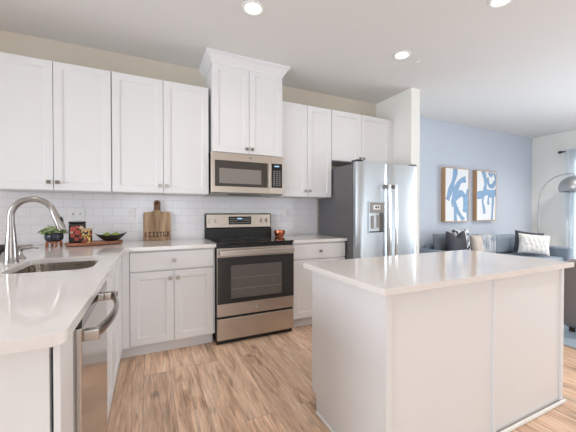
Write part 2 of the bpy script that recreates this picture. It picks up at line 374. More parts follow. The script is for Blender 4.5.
wall_x('wall_right', XR, XR + .12, YR - .1, 0.126, -3.5, -0.6, 0.25, 2.2, M['white_wall'])
wall_x('wall_left', XL - .12, XL, YR - .1, 0.0, -4.05, -1.45, 0.45, 2.25, M['white_wall'])
b = MB()
for (xa, xb, za, zb) in ((XL - .1, -1.6, 0, ZC), (0.2, 3.2, 0, ZC), (5.9, XR + .1, 0, ZC), (-1.6, 0.2, 2.3, ZC), (3.2, 5.9, 2.3, ZC), (-1.6, 0.2, 0, 0.05), (3.2, 5.9, 0, 0.05)): b.box(xa, xb, YR - .12, YR, za, zb)
struct('wall_rear', b, M['white_wall'])
def window(name, axis, a0, a1, z0, z1, pos, n):
    """frame with n lights and a pane, in the plane axis = pos"""
    b = MB(); g = MB(); t = 0.05
    def bx(m, u0, u1, v0, v1, d):
        if axis == 'x': m.box(pos - d, pos + d, u0, u1, v0, v1)
        else: m.box(u0, u1, pos - d, pos + d, v0, v1)
    e = 0.004; a0, a1, z0, z1 = a0 + e, a1 - e, z0 + e, z1 - e
    bx(b, a0, a1, z0, z0 + t, .03); bx(b, a0, a1, z1 - t, z1, .03); bx(b, a0, a0 + t, z0 + t, z1 - t, .03); bx(b, a1 - t, a1, z0 + t, z1 - t, .03)
    for k in range(1, n):
        u = a0 + (a1 - a0) * k / n; bx(b, u - .025, u + .025, z0 + t, z1 - t, .028)
    o = struct(name, b, M['trim']); bx(g, a0 + .02, a1 - .02, z0 + .02, z1 - .02, .003)
    struct('window_pane', g, M['glass'], o)
window('window_1', 'x', -3.5, -0.6, 0.25, 2.2, XR + .06, 3)
window('window_2', 'x', -4.05, -1.45, 0.45, 2.25, XL - .06, 2)
window('window_3', 'y', -1.6, 0.2, 0.05, 2.3, YR - .06, 2)  # unseen, added as the opening for the rear fill
window('window_4', 'y', 3.2, 5.9, 0.05, 2.3, YR - .06, 2)
struct('baseboard_living', MB().box(2.16, XR - .016, 0.111, 0.1255, 0.001, 0.11, 0.004), M['trim'])
struct('baseboard_right', MB().box(XR - .015, XR - .0005, YR + .01, 0.125, 0.001, 0.11, 0.004), M['trim'])
struct('baseboard_wing', MB().box(2.03, 2.15, -0.646, -0.6315, 0.001, 0.11, 0.004), M['trim'])
struct('backsplash', MB().box(-2.30, 1.04, -0.008, -0.0002, 0.9145, 1.3715), M['tile'])

# recessed lights
for (lx, ly, lab) in ((-0.205, -1.161, 'round recessed ceiling light in front of the tall hood cabinet'),
                      (1.327, -1.141, 'round recessed ceiling light in front of the refrigerator'),
                      (1.40, -2.01, 'round recessed ceiling light above the island, cut by the top of the picture')):
    t = thing('recessed_light', lab, 'light', (lx, ly, ZC), 0, 'recessed ceiling lights')
    part('trim_ring', MB().lathe([(0.085, -0.0005), (0.084, -0.006), (0.066, -0.009), (0.058, -0.004), (0.056, -0.0005)], (lx, ly, ZC), 32), M['trim'], t)
    part('lens', MB().lathe([(0, -0.0035), (0.055, -0.0035), (0.055, -0.0008), (0, -0.0008)], (lx, ly, ZC), 32), M['bulb'], t)
    l = bpy.data.lights.new('recessed_lamp', 'SPOT'); l.energy = 10; l.color = (1.0, 0.91, 0.81); l.spot_size = 2.6; l.spot_blend = 0.9; l.shadow_soft_size = 0.06
    lo = bpy.data.objects.new('recessed_lamp', l); C.objects.link(lo); lo.location = (lx, ly, ZC - 0.03)
for k, (lx, ly) in enumerate(((-0.205, -2.9), (1.40, -3.3), (-1.75, -1.75), (3.4, -3.2), (-0.205, -4.6), (4.6, -3.4), (5.2, -1.5))):      # unseen ceiling lights added as fill, far stronger over the living area
    struct('trim_%d' % (k + 1), MB().lathe([(0.085, -0.0005), (0.084, -0.006), (0.066, -0.009), (0.058, -0.004), (0, -0.0035), (0, -0.0005)], (lx, ly, ZC), 32), M['bulb'])
    l = bpy.data.lights.new('recessed_lamp', 'SPOT'); l.energy = 12 if lx < 3 else 135; l.color = (1.0, 0.92, 0.83); l.spot_size = 2.6; l.spot_blend = 0.9; l.shadow_soft_size = 0.06  # added fill; the living ones lift its walls and ceiling
    lo = bpy.data.objects.new('recessed_lamp', l); C.objects.link(lo); lo.location = (lx, ly, ZC - 0.03)
solo('smoke_detector', MB().lathe([(0, -0.012), (0.016, -0.012), (0.02, -0.008), (0.02, -0.0005), (0, -0.0005)], (1.563, -1.125, ZC), 20), M['trim'], 'tiny white round sensor on the ceiling right of the second recessed light', 'sensor', (1.563, -1.125, ZC))

# ------------------------------------------------------------------ cabinets
def knob(parent, x, y, z):
    m = MB(); m.cyl((x, y, z), (x, y - 0.016, z), 0.006, 0.005, 12); m.box(x - .0145, x + .0145, y - .025, y - .016, z - .0145, z + .0145, .002)
    return part('knob', m, M['nickel'], parent, local=True)
def cabinet(name, label, group, loc, rz, wd, depth, z0, z1, fronts, toe=False, cat='cabinet', extra=None):
    """local: x across, back at y=0, face at -depth, fronts stand 20 mm proud"""
    t = thing(name, label, cat, loc, rz, group)
    hw = wd / 2; b = MB(); b.box(-hw, hw, -depth, 0, z0, z1, 0.001, 1)
    part('body', b, M['cab'], t, local=True)
    if toe: part('toe_kick', MB().box(-hw, hw, -depth + .055, -depth + .07, 0.001, z0 - .0005), M['cab'], t, local=True)
    for f in fronts:
        x0, x1, a0, a1, kn, kind = f
        m = MB()
        if kind == 'door': m.shaker(x0, x1, a0, a1, -depth - .0004, -depth - .02)
        else: m.box(x0, x1, -depth - .02, -depth - .0004, a0, a1, 0.0016, 2)
        d = part(kind, m, M['cab'], t, local=True, smooth=20)
        if kn: knob(d, kn[0], -depth - .02, kn[1])
    return t
ZU0, ZU1 = 1.372, 2.412
WG = 'white shaker wall cabinets'
def upper(label, xa, xb, seam, z0=ZU0, z1=ZU1, depth=0.33, kz=0.066):
    c = (xa + xb) / 2; s = seam - c; hw = (xb - xa) / 2; g = 0.0022
    return cabinet('wall_cabinet', label, WG, (c, -0.0005, 0), 0, xb - xa, depth, z0, z1,
                   [(-hw + .003, s - g, z0 + .004, z1 - .004, (s - .029, z0 + kz), 'door'), (s + g, hw - .003, z0 + .004, z1 - .004, (s + .029, z0 + kz), 'door')])
upper('white two-door wall cabinet above the sink corner, cut by the left edge of the picture', -2.02, -1.2135, -1.616)
upper('white two-door wall cabinet above the wooden cutting board, left of the tall hood cabinet', -1.2105, -0.3895, -0.8005)
upper('white two-door wall cabinet right of the microwave, above the copper bowl', 0.3885, 1.0335, 0.707, depth=0.33)
fr = upper('short white two-door wall cabinet above the refrigerator', 1.0365, 1.945, 1.47, z0=1.813, kz=0.05)
part('filler_strip', MB().box(1.9455, 2.0125, -0.338, -0.318, 1.813, ZU1), M['cab'], fr)
# tall hood cabinet with crown
t = upper('tall white two-door cabinet with crown moulding above the microwave', -0.366, 0.374, 0.004, z0=1.785, z1=2.656, depth=0.385, kz=0.05)
x0, x1, yf = -0.366, 0.374, -0.3855
m = MB(); prof = [(0.0005, 2.630), (0.006, 2.632), (0.008, 2.648), (0.014, 2.654), (0.022, 2.668), (0.038, 2.692), (0.054, 2.708), (0.062, 2.712), (0.064, 2.7355), (0.0005, 2.7355)]
rings = []
for (o, z) in prof:
    o += 0.0205 if o > 0.001 else 0.0002
    ox = max(o - .0205, 0.0004)
    rings.append([m.bm.verts.new(p) for p in ((x0 - ox, -0.001, z), (x0 - ox, yf - o, z), (x1 + ox, yf - o, z), (x1 + ox, -0.001, z))])
for A, B in zip(rings, rings[1:]):
    for k in range(3): m.bm.faces.new((A[k], A[k + 1], B[k + 1], B[k]))
for k in (0, 3): m.bm.faces.new([r[k] for r in rings])
part('crown_moulding', m, M['cab'], t, smooth=50)

BG = 'white shaker base cabinets'
def base(label, xa, xb):
    c = (xa + xb) / 2; hw = (xb - xa) / 2; g = 0.002
    return cabinet('base_cabinet', label, BG, (c, -0.0015, 0), 0, xb - xa, 0.607, 0.104, 0.8835,
                   [(-hw + .004, hw - .004, 0.716, 0.868, (0, 0.792), 'drawer'),
                    (-hw + .004, -g, 0.110, 0.704, (-.03, 0.642), 'door'), (g, hw - .004, 0.110, 0.704, (.03, 0.642), 'door')], toe=True)
t = base('white base cabinet with one wide drawer over two doors, left of the range', -1.067, -0.3985)
part('filler_strip', MB().box(-0.398, -0.3865, -0.6085, -0.59, 0.104, 0.8835), M['cab'], t)
part('corner_filler', MB().box(-1.119, -1.0675, -0.6285, -0.59, 0.104, 0.8835, .001), M['cab'], t)
part('corner_toe_kick', MB().box(-1.19, -1.0675, -0.553, -0.538, 0.001, 0.1035), M['cab'], t)
base('white base cabinet with drawer over doors between the range and the refrigerator', 0.3865, 1.0325)

# sink base in the left run: faces +x
yc = -1.288
t = cabinet('base_cabinet', 'white two-door sink base cabinet beyond the dishwasher', BG, (-1.745, yc, 0), PI / 2, 0.812, 0.605, 0.104, 0.64,
            [(-.403, -.002, 0.110, 0.868, (-.03, 0.70), 'door'), (.002, .403, 0.110, 0.868, (.03, 0.70), 'door')], toe=True)
part('top_rail', MB().box(-1.16, -1.1402, yc - .405, yc + .405, 0.6405, 0.8835), M['cab'], t)
part('filler_strip', MB().box(-1.16, -1.1205, -0.8805, -0.6295, 0.104, 0.8835), M['cab'], t)
part('filler_toe_kick', MB().box(-1.20, -1.191, -0.8805, -0.6295, 0.001, 0.1035), M['cab'], t)

# end of the left run, facing the camera
t = thing('end_cabinet', 'white end panel and posts closing the near end of the left counter run', 'cabinet', (-1.5, -2.4, 0))
part('end_panel', MB().box(-1.745, -1.1415, -2.428, -2.409, 0.001, 0.8835, .0012), M['cab'], t)
part('corner_post', MB().box(-1.1335, -1.119, -2.431, -2.298, 0.001, 0.8835, .0015), M['cab'], t)
part('filler_strip', MB().box(-1.1385, -1.124, -2.2965, -2.278, 0.001, 0.8835, .0012), M['cab'], t)
part('inner_panel', MB().box(-1.745, -1.1385, -2.2965, -2.28, 0.001, 0.8835, .0012), M['cab'], t)
part('back_panel', MB().box(-1.768, -1.7465, -2.428, -0.612, 0.001, 0.8835, .0012), M['cab'], t)

# ------------------------------------------------------------------ countertops and sink
def counter_outline():
    r = 0.034; xe, yn = -1.10, -2.478
    p = [(-2.03, -0.0088), (-2.03, yn)]
    cx, cy = xe - r, yn + r
    p += [(cx + r * math.cos(a), cy + r * math.sin(a)) for a in [(-90 + 10 * k) * PI / 180 for k in range(10)]]
    p += [(xe, -0.652), (-0.3825, -0.652), (-0.3825, -0.0088)]
    return p
SX0, SX1, SY0, SY1 = -1.55, -1.187, -1.56, -1.052
def rrect(x0, x1, y0, y1, r, n=6):
    p = []
    for (cx, cy, a0) in ((x1 - r, y1 - r, 0), (x0 + r, y1 - r, 90), (x0 + r, y0 + r, 180), (x1 - r, y0 + r, 270)):
        p += [(cx + r * math.cos((a0 + 90 * k / n) * PI / 180), cy + r * math.sin((a0 + 90 * k / n) * PI / 180)) for k in range(n + 1)]
    return p
def slab_with_hole(outer, hole, z0, z1, bev):
    m = MB(); bm = m.bm
    def fill(z):
        vo = [bm.verts.new((x, y, z)) for x, y in outer]; es = [bm.edges.new((vo[i], vo[(i + 1) % len(vo)])) for i in range(len(vo))]
        vh = []
        if hole:
            vh = [bm.verts.new((x, y, z)) for x, y in hole]; es += [bm.edges.new((vh[i], vh[(i + 1) % len(vh)])) for i in range(len(vh))]
        bmesh.ops.triangle_fill(bm, edges=es, use_beauty=True, use_dissolve=False)
        return vo, vh
    (ao, ah), (bo, bh) = fill(z0), fill(z1)
    for A, B in ((ao, bo), (ah, bh)):
        for k in range(len(A)): bm.faces.new((A[k], A[(k + 1) % len(A)], B[(k + 1) % len(A)], B[k]))
    bmesh.ops.recalc_face_normals(bm, faces=bm.faces)
    es = []
    for B in (bo, bh):
        for k in range(len(B)):
            e = bm.edges.get((B[k], B[(k + 1) % len(B)]))
            if e: es.append(e)
    if bev: bmesh.ops.bevel(bm, geom=es, offset=bev, segments=2, affect='EDGES', profile=0.5)
    return m
solo('countertop', slab_with_hole(counter_outline(), rrect(SX0, SX1, SY0, SY1, 0.075), 0.8842, 0.914, 0.003), M['counter'],
     'L-shaped white quartz countertop running from the sink to the range', 'countertop', (-1.5, -1.2, 0.884))
solo('countertop', MB().box(0.3825, 1.041, -0.652, -0.0088, 0.8842, 0.914, 0.003), M['counter'],
     'short white quartz countertop between the range and the refrigerator', 'countertop', (0.7, -0.3, 0.884))
# undermount sink
t = thing('sink', 'stainless steel undermount sink set in the left counter in front of the faucet', 'sink', ((SX0 + SX1) / 2, (SY0 + SY1) / 2, 0.70))
m = MB(); rings = []
for (o, z, r) in ((0.012, 0.8836, 0.085), (-0.004, 0.8836, 0.075), (-0.006, 0.86, 0.075), (0.004, 0.72, 0.07), (0.02, 0.69, 0.06), (0.05, 0.677, 0.04)):
    i = o if z < 0.86 else -o if o < 0 else -o
    i = {0.012: -0.012, -0.004: -0.003, -0.006: -0.002}.get(o, o)
    rings.append([m.bm.verts.new((x, y, z)) for x, y in rrect(SX0 + i, SX1 - i, SY0 + i, SY1 - i, r)])
for A, B in zip(rings, rings[1:]):
    n = len(A)
    for k in range(n): m.bm.faces.new((A[k], A[(k + 1) % n], B[(k + 1) % n], B[k]))
m.bm.faces.new(rings[-1])
part('basin', m, M['sink'], t, smooth=60)
part('drain', MB().lathe([(0, 0.680), (0.026, 0.680), (0.044, 0.6795), (0.047, 0.6775), (0, 0.6775)], ((SX0 + SX1) / 2, (SY0 + SY1) / 2, 0), 28), M['drain'], t)

# faucet
fx, fy = -1.617, -1.17
t = thing('faucet', 'tall brushed steel gooseneck pull-down faucet behind the sink', 'faucet', (fx, fy, 0.914))
part('base', MB().lathe([(0, 0.9145), (0.033, 0.9145), (0.033, 0.921), (0.030, 0.925), (0.029, 0.96), (0.026, 1.01), (0.0215, 1.07), (0.0185, 1.11), (0.0175, 1.125), (0, 1.125)], (fx, fy, 0), 32), M['faucet'], t, smooth=60)
R = 0.098; cx, cz = fx + R, 1.172
pts = [(fx, fy, 1.12), (fx, fy, 1.145)] + arc((cx, cz), R, PI, 0.36, 22, 'xz', fy)
tx, tz = math.sin(0.36), -math.cos(0.36); e = pts[-1]
part('spout', MB().tube(pts, 0.0158, 18), M['faucet'], t, smooth=60)
hp = [(e[0] + tx * s_, fy, e[2] + tz * s_) for s_ in (0.0, 0.012, 0.02, 0.06, 0.10, 0.118)]
h = part('spray_head', MB().tube(hp, [0.0162, 0.0168, 0.018, 0.0205, 0.0225, 0.021], 20), M['faucet'], t, smooth=60)
mid = (e[0] + tx * 0.05 + 0.0175, fy - 0.006, e[2] + tz * 0.05 + 0.007)
part('spray_button', MB().tube([mid, (mid[0] + tx * .028, mid[1], mid[2] + tz * .028)], 0.0075, 12), M['black'], h, label='black spray button')
part('lever', MB().cyl((fx + .005, fy + .015, 0.99), (fx + .012, fy + .052, 0.99), 0.013, 0.0115, 18).tube([(fx + .012, fy + .05, 0.992), (fx + .03, fy + .062, 1.0), (fx + .075, fy + .068, 1.004)], [0.007, 0.006, 0.004], 10), M['faucet'], t)
sx_, sy_ = -1.625, -1.005
t = thing('soap_dispenser', 'small steel soap dispenser with long spout right of the faucet', 'soap dispenser', (sx_, sy_, 0.914))
part('base', MB().lathe([(0, 0.9145), (0.024, 0.9145), (0.022, 0.922), (0.011, 0.932), (0.008, 0.955), (0.010, 0.965), (0, 0.967)], (sx_, sy_, 0), 24), M['faucet'], t, smooth=60)
part('spout', MB().tube([(sx_ - .012, sy_, 0.9725), (sx_ + .02, sy_, 0.976), (sx_ + .06, sy_, 0.979), (sx_ + .088, sy_, 0.974)], [0.009, 0.009, 0.006, 0.0045], 12), M['faucet'], t)
solo('dish', MB().lathe([(0, 0.9145), (0.06, 0.9145), (0.10, 0.935), (0.118, 0.965), (0.113, 0.966), (0.094, 0.94), (0.055, 0.921), (0, 0.921)], (-1.90, -0.66, 0), 36), M['bowl'], 'dark grey dish behind the faucet, cut by the left edge of the picture', 'dish', (-1.90, -0.66, 0.9145), smooth=60)

# ------------------------------------------------------------------ dishwasher (faces +x)
dy0, dy1, dxf = -2.274, -1.702, -1.103
t = thing('dishwasher', 'stainless steel dishwasher with bowed handle at the near end of the left counter', 'dishwasher', (-1.43, (dy0 + dy1) / 2, 0))
part('body', MB().box(-1.74, -1.155, dy0 + .004, dy1 - .004, 0.10, 0.8765), M['black'], t)
part('door', MB().box(-1.1545, dxf, dy0, dy1, 0.115, 0.852, 0.004, 3), M['steel_dw'], t)
part('control_strip', MB().box(-1.1545, dxf + .001, dy0, dy1, 0.8525, 0.8825, 0.003), M['black_gloss'], t, label='black control strip along the top edge')
part('toe_panel', MB().box(-1.21, -1.19, dy0, dy1, 0.004, 0.112), M['black'], t)
hp = []
for k in range(17):
    s_ = k / 16; yy = dy0 + .03 + (dy1 - dy0 - .10) * s_
    hp.append((dxf + 0.028 + 0.036 * math.sin(PI * s_) ** 0.8, yy, 0.820))
m = MB().tube(hp, 0.015, 16, True, (0.55, 1.25))
hd = part('handle', m, M['steel_dark'], t, smooth=50)
for yy in (dy0 + .033, dy1 - .073):
    part('handle_bracket', MB().box(dxf - .001, dxf + .042, yy - .013, yy + .013, 0.803, 0.837, .004), M['steel_dark'], hd)

# ------------------------------------------------------------------ range
RX = 0.3795; RF = -0.672
t = thing('range', 'stainless steel and black electric range with glass cooktop below the microwave', 'stove', (0, -0.35, 0))
part('body', MB().box(-RX, RX, -0.64, -0.012, 0.03, 0.9005), M['black'], t)
part('kick_panel', MB().box(-RX + .006, RX - .006, -0.635, -0.62, 0.001, 0.0295), M['black'], t)
for xx in (-.34, .34):
    for yy in (-.59, -.06): part('foot', MB().cyl((xx, yy, 0.0005), (xx, yy, 0.03), 0.018, 0.015, 14), M['black'], t)
ck = part('cooktop', MB().box(-RX, RX, -0.668, -0.075, 0.901, 0.921, 0.005, 3), M['black_gloss'], t)
for (bx_, by_, br_) in ((-.19, -.49, .105), (.19, -.49, .085), (-.19, -.23, .08), (.19, -.23, .105), (0, -.2, .05)):
    part('burner_ring', MB().lathe([(br_ - .003, .9211), (br_ - .003, .9215), (br_, .9215), (br_, .9211)], (bx_, by_, 0), 40), M['fridge_side'], ck)
bgd = part('backguard', MB().box(-RX, RX, -0.072, -0.012, 0.901, 1.019, 0.004).box(-RX, RX, -0.064, -0.012, 1.02, 1.184, 0.008), M['black'], t)
pn = part('control_panel', MB().prism([(-0.0645, 1.030), (-0.0735, 1.032), (-0.0655, 1.172), (-0.0645, 1.172)], 'x', -0.366, 0.366, 0.002), M['steel'], bgd)
part('display', MB().box(-0.128, 0.130, -0.0765, -0.066, 1.062, 1.150, 0.002), M['black_gloss'], bgd, label='black clock display')
part('clock_digits', MB().box(-0.030, 0.024, -0.0776, -0.0766, 1.118, 1.134), M['screen'], bgd)
m = MB()
for r_ in range(3):
    for c_ in list(range(-5, -1)) + list(range(2, 6)):
        m.box(c_ * .021 - .005, c_ * .021 + .005, -0.0776, -0.0766, 1.078 + r_ * .023, 1.084 + r_ * .023)
for c_ in (-1, 0, 1): m.box(c_ * .02 - .005, c_ * .02 + .005, -0.0776, -0.0766, 1.082, 1.088)
part('keypad', m, M['key'], bgd)
for kx in (-0.330, -0.262, 0.262, 0.326):
    m = MB(); m.cyl((kx, -0.069, 1.104), (kx, -0.078, 1.104), 0.027, 0.026, 28).cyl((kx, -0.078, 1.104), (kx, -0.096, 1.104), 0.021, 0.018, 28).box(kx - .005, kx + .005, -0.102, -0.095, 1.086, 1.122, .002)
    part('knob', m, M['steel'], bgd)
# oven door
d_ = part('oven_door', MB().box(-RX + .002, RX - .002, RF, -0.6405, 0.258, 0.872, 0.005, 3), M['steel'], t)
gl = part('door_glass', MB().box(-RX + .004, RX - .004, RF - .005, RF - .0002, 0.372, 0.792, 0.002), M['door_glass'], d_, label='black glass panel with window')
part('window', MB().box(-0.255, 0.245, RF - .0062, RF - .0051, 0.415, 0.715, 0.0004, 1), M['oven_win'], d_)
m = MB()
for zz in (0.50, 0.60): m.box(-0.25, 0.24, RF - .0068, RF - .0062, zz - .002, zz + .002)
part('rack', m, M['rack'], d_)
m = MB(); m.box(-0.365, 0.365, RF - .052, RF - .036, 0.806, 0.858, 0.007, 3)
for xx in (-.33, .33): m.box(xx - .022, xx + .022, RF - .037, RF - .0005, 0.818, 0.844, .003)
part('handle', m, M['steel'], d_)
def badge(parent, x, y, z, r):
    m = MB(); m.cyl((x, y, z), (x, y - .002, z), r, r, 28)
    bd = part('badge', m, M['grey_plastic'], parent)
    m = MB()
    ring = [(x + (r * .86) * math.cos(a * PI / 12), y - .0022, z + (r * .86) * math.sin(a * PI / 12)) for a in range(25)]
    m.tube(ring, r * .07, 6, False)
    for s_ in (-1, 1):      # two looping script strokes
        cxx = x + s_ * r * .27
        m.tube([(cxx + r * .24 * math.cos(a * PI / 8 + .6), y - .0022, z + r * .36 * math.sin(a * PI / 8 + .6)) for a in range(13)], r * .07, 6)
    part('emblem', m, M['chrome'], bd)
badge(d_, -0.015, RF, 0.315, 0.021)
dr = part('drawer', MB().box(-RX + .002, RX - .002, RF, -0.6405, 0.045, 0.238, 0.005, 3), M['steel'], t)

# ------------------------------------------------------------------ microwave
t = thing('microwave', 'stainless steel over-the-range microwave mounted above the range', 'microwave', (0, -0.2, 1.378))
part('body', MB().box(-0.381, 0.381, -0.388, -0.0092, 1.388, 1.7835, 0.002), M['black'], t)
part('underside', MB().box(-0.378, 0.378, -0.386, -0.012, 1.3785, 1.3875, 0.001), M['grey_plastic'], t)
part('vent_grille', MB().box(-0.19, 0.14, -0.392, -0.25, 1.3725, 1.3784), M['black'], t)
YF = -0.415
dd = part('door', MB().box(-0.381, 0.2335, YF, -0.389, 1.389, 1.7825, 0.005, 3), M['steel'], t)
part('door_glass', MB().box(-0.345, 0.192, YF - .004, YF - .0002, 1.452, 1.706, 0.0015), M['mw_glass'], dd, label='dark glass door panel')
part('window', MB().box(-0.303, 0.128, YF - .0052, YF - .0041, 1.482, 1.628), M['mw_win'], dd)
m = MB(); m.box(0.197, 0.229, YF - .042, YF - .030, 1.447, 1.715, 0.006, 3)
for zz in (1.46, 1.70): m.box(0.203, 0.223, YF - .031, YF - .0005, zz - .01, zz + .01, .002)
part('handle', m, M['steel'], dd)
badge(dd, 0.012, YF, 1.746, 0.014)
pn = part('control_panel', MB().box(0.2345, 0.381, YF, -0.389, 1.389, 1.7825, 0.005, 3), M['steel'], t)
part('keypad_glass', MB().box(0.243, 0.363, YF - .003, YF - .0002, 1.456, 1.708, 0.0012), M['black_gloss'], pn, label='black keypad panel')
part('clock_digits', MB().box(0.276, 0.328, YF - .0042, YF - .0031, 1.674, 1.688), M['screen'], pn)
m = MB()
for r_ in range(8):
    for c_ in range(3):
        xx, zz = 0.272 + c_ * .031, 1.482 + r_ * .021; m.box(xx - .008, xx + .008, YF - .0042, YF - .0031, zz - .004, zz + .004)
part('keypad', m, M['key'], pn)

# ------------------------------------------------------------------ refrigerator
FX0, FX1, FYF = 1.052, 1.944, -0.80
t = thing('refrigerator', 'stainless steel side-by-side refrigerator with dispenser in its left door', 'refrigerator', ((FX0 + FX1) / 2, -0.4, 0))
part('body', MB().box(FX0, FX1, -0.722, -0.03, 0.03, 1.716, 0.004), M['fridge_side'], t, label='dark grey side')
for xx in (FX0 + .06, FX1 - .06):
    for yy in (-.66, -.1): part('foot', MB().cyl((xx, yy, 0.0005), (xx, yy, 0.03), 0.02, 0.018, 14), M['black'], t)
part('kick_grille', MB().box(FX0 + .01, FX1 - .01, -0.745, -0.7225, 0.032, 0.085, .003), M['black'], t)
part('gasket', MB().box(FX0 + .008, FX1 - .008, -0.733, -0.7222, 0.09, 1.722), M['rubber'], t)
split = (FX0 + FX1) / 2
def fdoor(xa, xb):
    n = 12; bulge = 0.012; poly = [(xa, -0.7335)]
    for k in range(n + 1):
        s_ = k / n; x = xa + (xb - xa) * s_
        ed = min(s_, 1 - s_) * (xb - xa); rr = 0.016
        rnd = 0 if ed >= rr else rr - math.sqrt(max(0, rr * rr - (rr - ed) ** 2))
        poly.append((x, FYF + 0.006 - bulge * 4 * s_ * (1 - s_) + rnd))
    poly.append((xb, -0.7335)); return MB().prism(poly, 'z', 0.09, 1.736, 0.003)
ld = part('door', fdoor(FX0, split - .003), M['steel_h'], t, smooth=50)
rd = part('door', fdoor(split + .003, FX1), M['steel_h'], t, smooth=50)
for (dd, xx) in ((ld, split - .045), (rd, split + .045)):
    pts = [(xx, FYF - .052 - .012 * math.sin(PI * k / 14), 0.60 + (1.50 - .60) * k / 14) for k in range(15)]
    h = part('handle', MB().tube(pts, 0.0145, 14, True, (1.1, .8)), M['chrome'], dd, smooth=60)
    for zz in (0.62, 1.48): part('handle_bracket', MB().box(xx - .014, xx + .014, FYF - .056, FYF + .002, zz - .022, zz + .022, .004), M['grey_plastic'], h)
FD = FYF - .0085
dp = part('dispenser', MB().box(1.196, 1.212, FD - .004, FD + .01, 0.962, 1.318).box(1.408, 1.424, FD - .004, FD + .01, 0.962, 1.318).box(1.212, 1.408, FD - .004, FD + .01, 0.962, 0.978).box(1.212, 1.408, FD - .004, FD + .01, 1.304, 1.318), M['steel_h'], ld)
part('dispenser_panel', MB().box(1.2122, 1.4078, FD - .002, FD + .0095, 1.19, 1.3038, .001), M['grey_plastic'], dp)
part('display', MB().box(1.262, 1.36, FD - .0036, FD - .0021, 1.225, 1.275, .0005, 1), M['plate'], dp)
part('clock_digits', MB().box(1.29, 1.31, FD - .0046, FD - .0037, 1.24, 1.262).box(1.32, 1.34, FD - .0046, FD - .0037, 1.24, 1.262), M['black'], dp)
part('recess', MB().box(1.2122, 1.4078, FD + .004, FD + .0095, 0.9785, 1.1895), M['disp_dark'], dp, label='dark grey recess')
part('paddle', MB().box(1.235, 1.275, FD - .003, FD + .0036, 1.02, 1.16, .002).box(1.315, 1.35, FD - .003, FD + .0036, 1.03, 1.17, .002), M['grey_plastic'], dp)
part('drip_tray', MB().box(1.22, 1.40, FD - .004, FD + .0036, 0.9785, 0.992), M['black'], dp)
for xx in (FX0 + .05, FX1 - .05): part('hinge_cap', MB().box(xx - .04, xx + .04, -0.785, -0.69, 1.737, 1.757, .005), M['black'], t)

# ------------------------------------------------------------------ island
IX0, IX1, IYN, IYF = -0.023, 1.433, -2.372, -1.735; IZ = 0.854; IM = 0.732
IC = (IX0 + IX1) / 2
t = thing('island', 'white kitchen island with flat panelled sides in the foreground', 'kitchen island', (IC, (IYN + IYF) / 2, 0))
part('body', MB().box(IX0 + .0125, IX1 - .0125, IYN + .020, IYF - .0205, 0.104, IZ).box(IX0 + .0125, IX1 - .0125, IYN + .020, IYF - .09, 0.001, 0.1035), M['cab'], t)
part('side_panel', MB().prism([(IYN + .012, 0.001), (IYF - .075, 0.001), (IYF - .075, 0.104), (IYF - .0208, 0.104), (IYF - .0208, IZ), (IYN + .012, IZ)], 'x', IX0 + .004, IX0 + .012, .0008), M['cab'], t)
part('side_panel', MB().prism([(IYN + .012, 0.001), (IYF - .075, 0.001), (IYF - .075, 0.104), (IYF - .0208, 0.104), (IYF - .0208, IZ), (IYN + .012, IZ)], 'x', IX1 - .012, IX1 - .004, .0008), M['cab'], t)
part('corner_trim', MB().box(IX0, IX0 + .028, IYN, IYN + .0115, 0.001, IZ, .001), M['cab'], t)
part('side_skin', MB().box(IX0, IX0 + .0035, IYN + .012, IYF - .062, 0.001, IZ, .0008), M['cab'], t)
part('back_panel', MB().box(IX0 + .0285, IM - .0105, IYN + .011, IYN + .0185, 0.001, IZ), M['cab'], t)
part('back_panel', MB().box(IM + .0105, IX1 - .0285, IYN + .011, IYN + .0185, 0.001, IZ), M['cab'], t)
part('batten', MB().box(IM - .010, IM + .010, IYN, IYN + .012, 0.001, IZ, .001), M['cab'], t)
part('corner_trim', MB().box(IX1 - .028, IX1, IYN, IYN + .0115, 0.001, IZ, .001), M['cab'], t)
def shoe(x0, x1, y0, y1): return MB().box(x0, x1, y0, y1, 0.001, 0.024, .007, 3)
part('shoe_moulding', shoe(IX0 - .014, IX1 + .014, IYN - .014, IYN - .0004), M['trim'], t)
part('shoe_moulding', shoe(IX0 - .014, IX0 - .0004, IYN, IYF - .0755), M['trim'], t)
part('shoe_moulding', shoe(IX1 + .0004, IX1 + .014, IYN, IYF - .0755), M['trim'], t)
for k in range(3):       # fronts towards the range
    xa = IX0 + .004 + k * (IX1 - IX0 - .004) / 3; xb = xa + (IX1 - IX0 - .012) / 3
    F = Matrix.Translation((0, 2 * IYF - .02, 0)) @ Matrix.Scale(-1, 4, (0, 1, 0))
    mdr = MB().box(xa, xb, IYF - .02, IYF - .0003, 0.692, 0.842, .0016); dr = part('drawer', mdr, M['cab'], t)
    md = MB().shaker(xa, xb, 0.110, 0.682, 0, -.0195); md.xf(Matrix.Translation((0, IYF - .0202, 0)) @ Matrix.Scale(-1, 4, (0, 1, 0))); do = part('door', md, M['cab'], t, smooth=20)
    for (pp, zz) in ((dr, .767), (do, .625)):
        xm = (xa + xb) / 2 if pp is dr else xb - .05
        part('knob', MB().cyl((xm, IYF, zz), (xm, IYF + .016, zz), .006, .005, 12).box(xm - .0145, xm + .0145, IYF + .0162, IYF + .025, zz - .0145, zz + .0145, .002), M['nickel'], pp)
solo('island_countertop', MB().box(-0.065, 1.471, -2.4066, -1.703, IZ + .0006, 0.884, 0.003), M['counter'], 'white quartz slab on top of the kitchen island', 'countertop', (IC, -2.05, IZ))

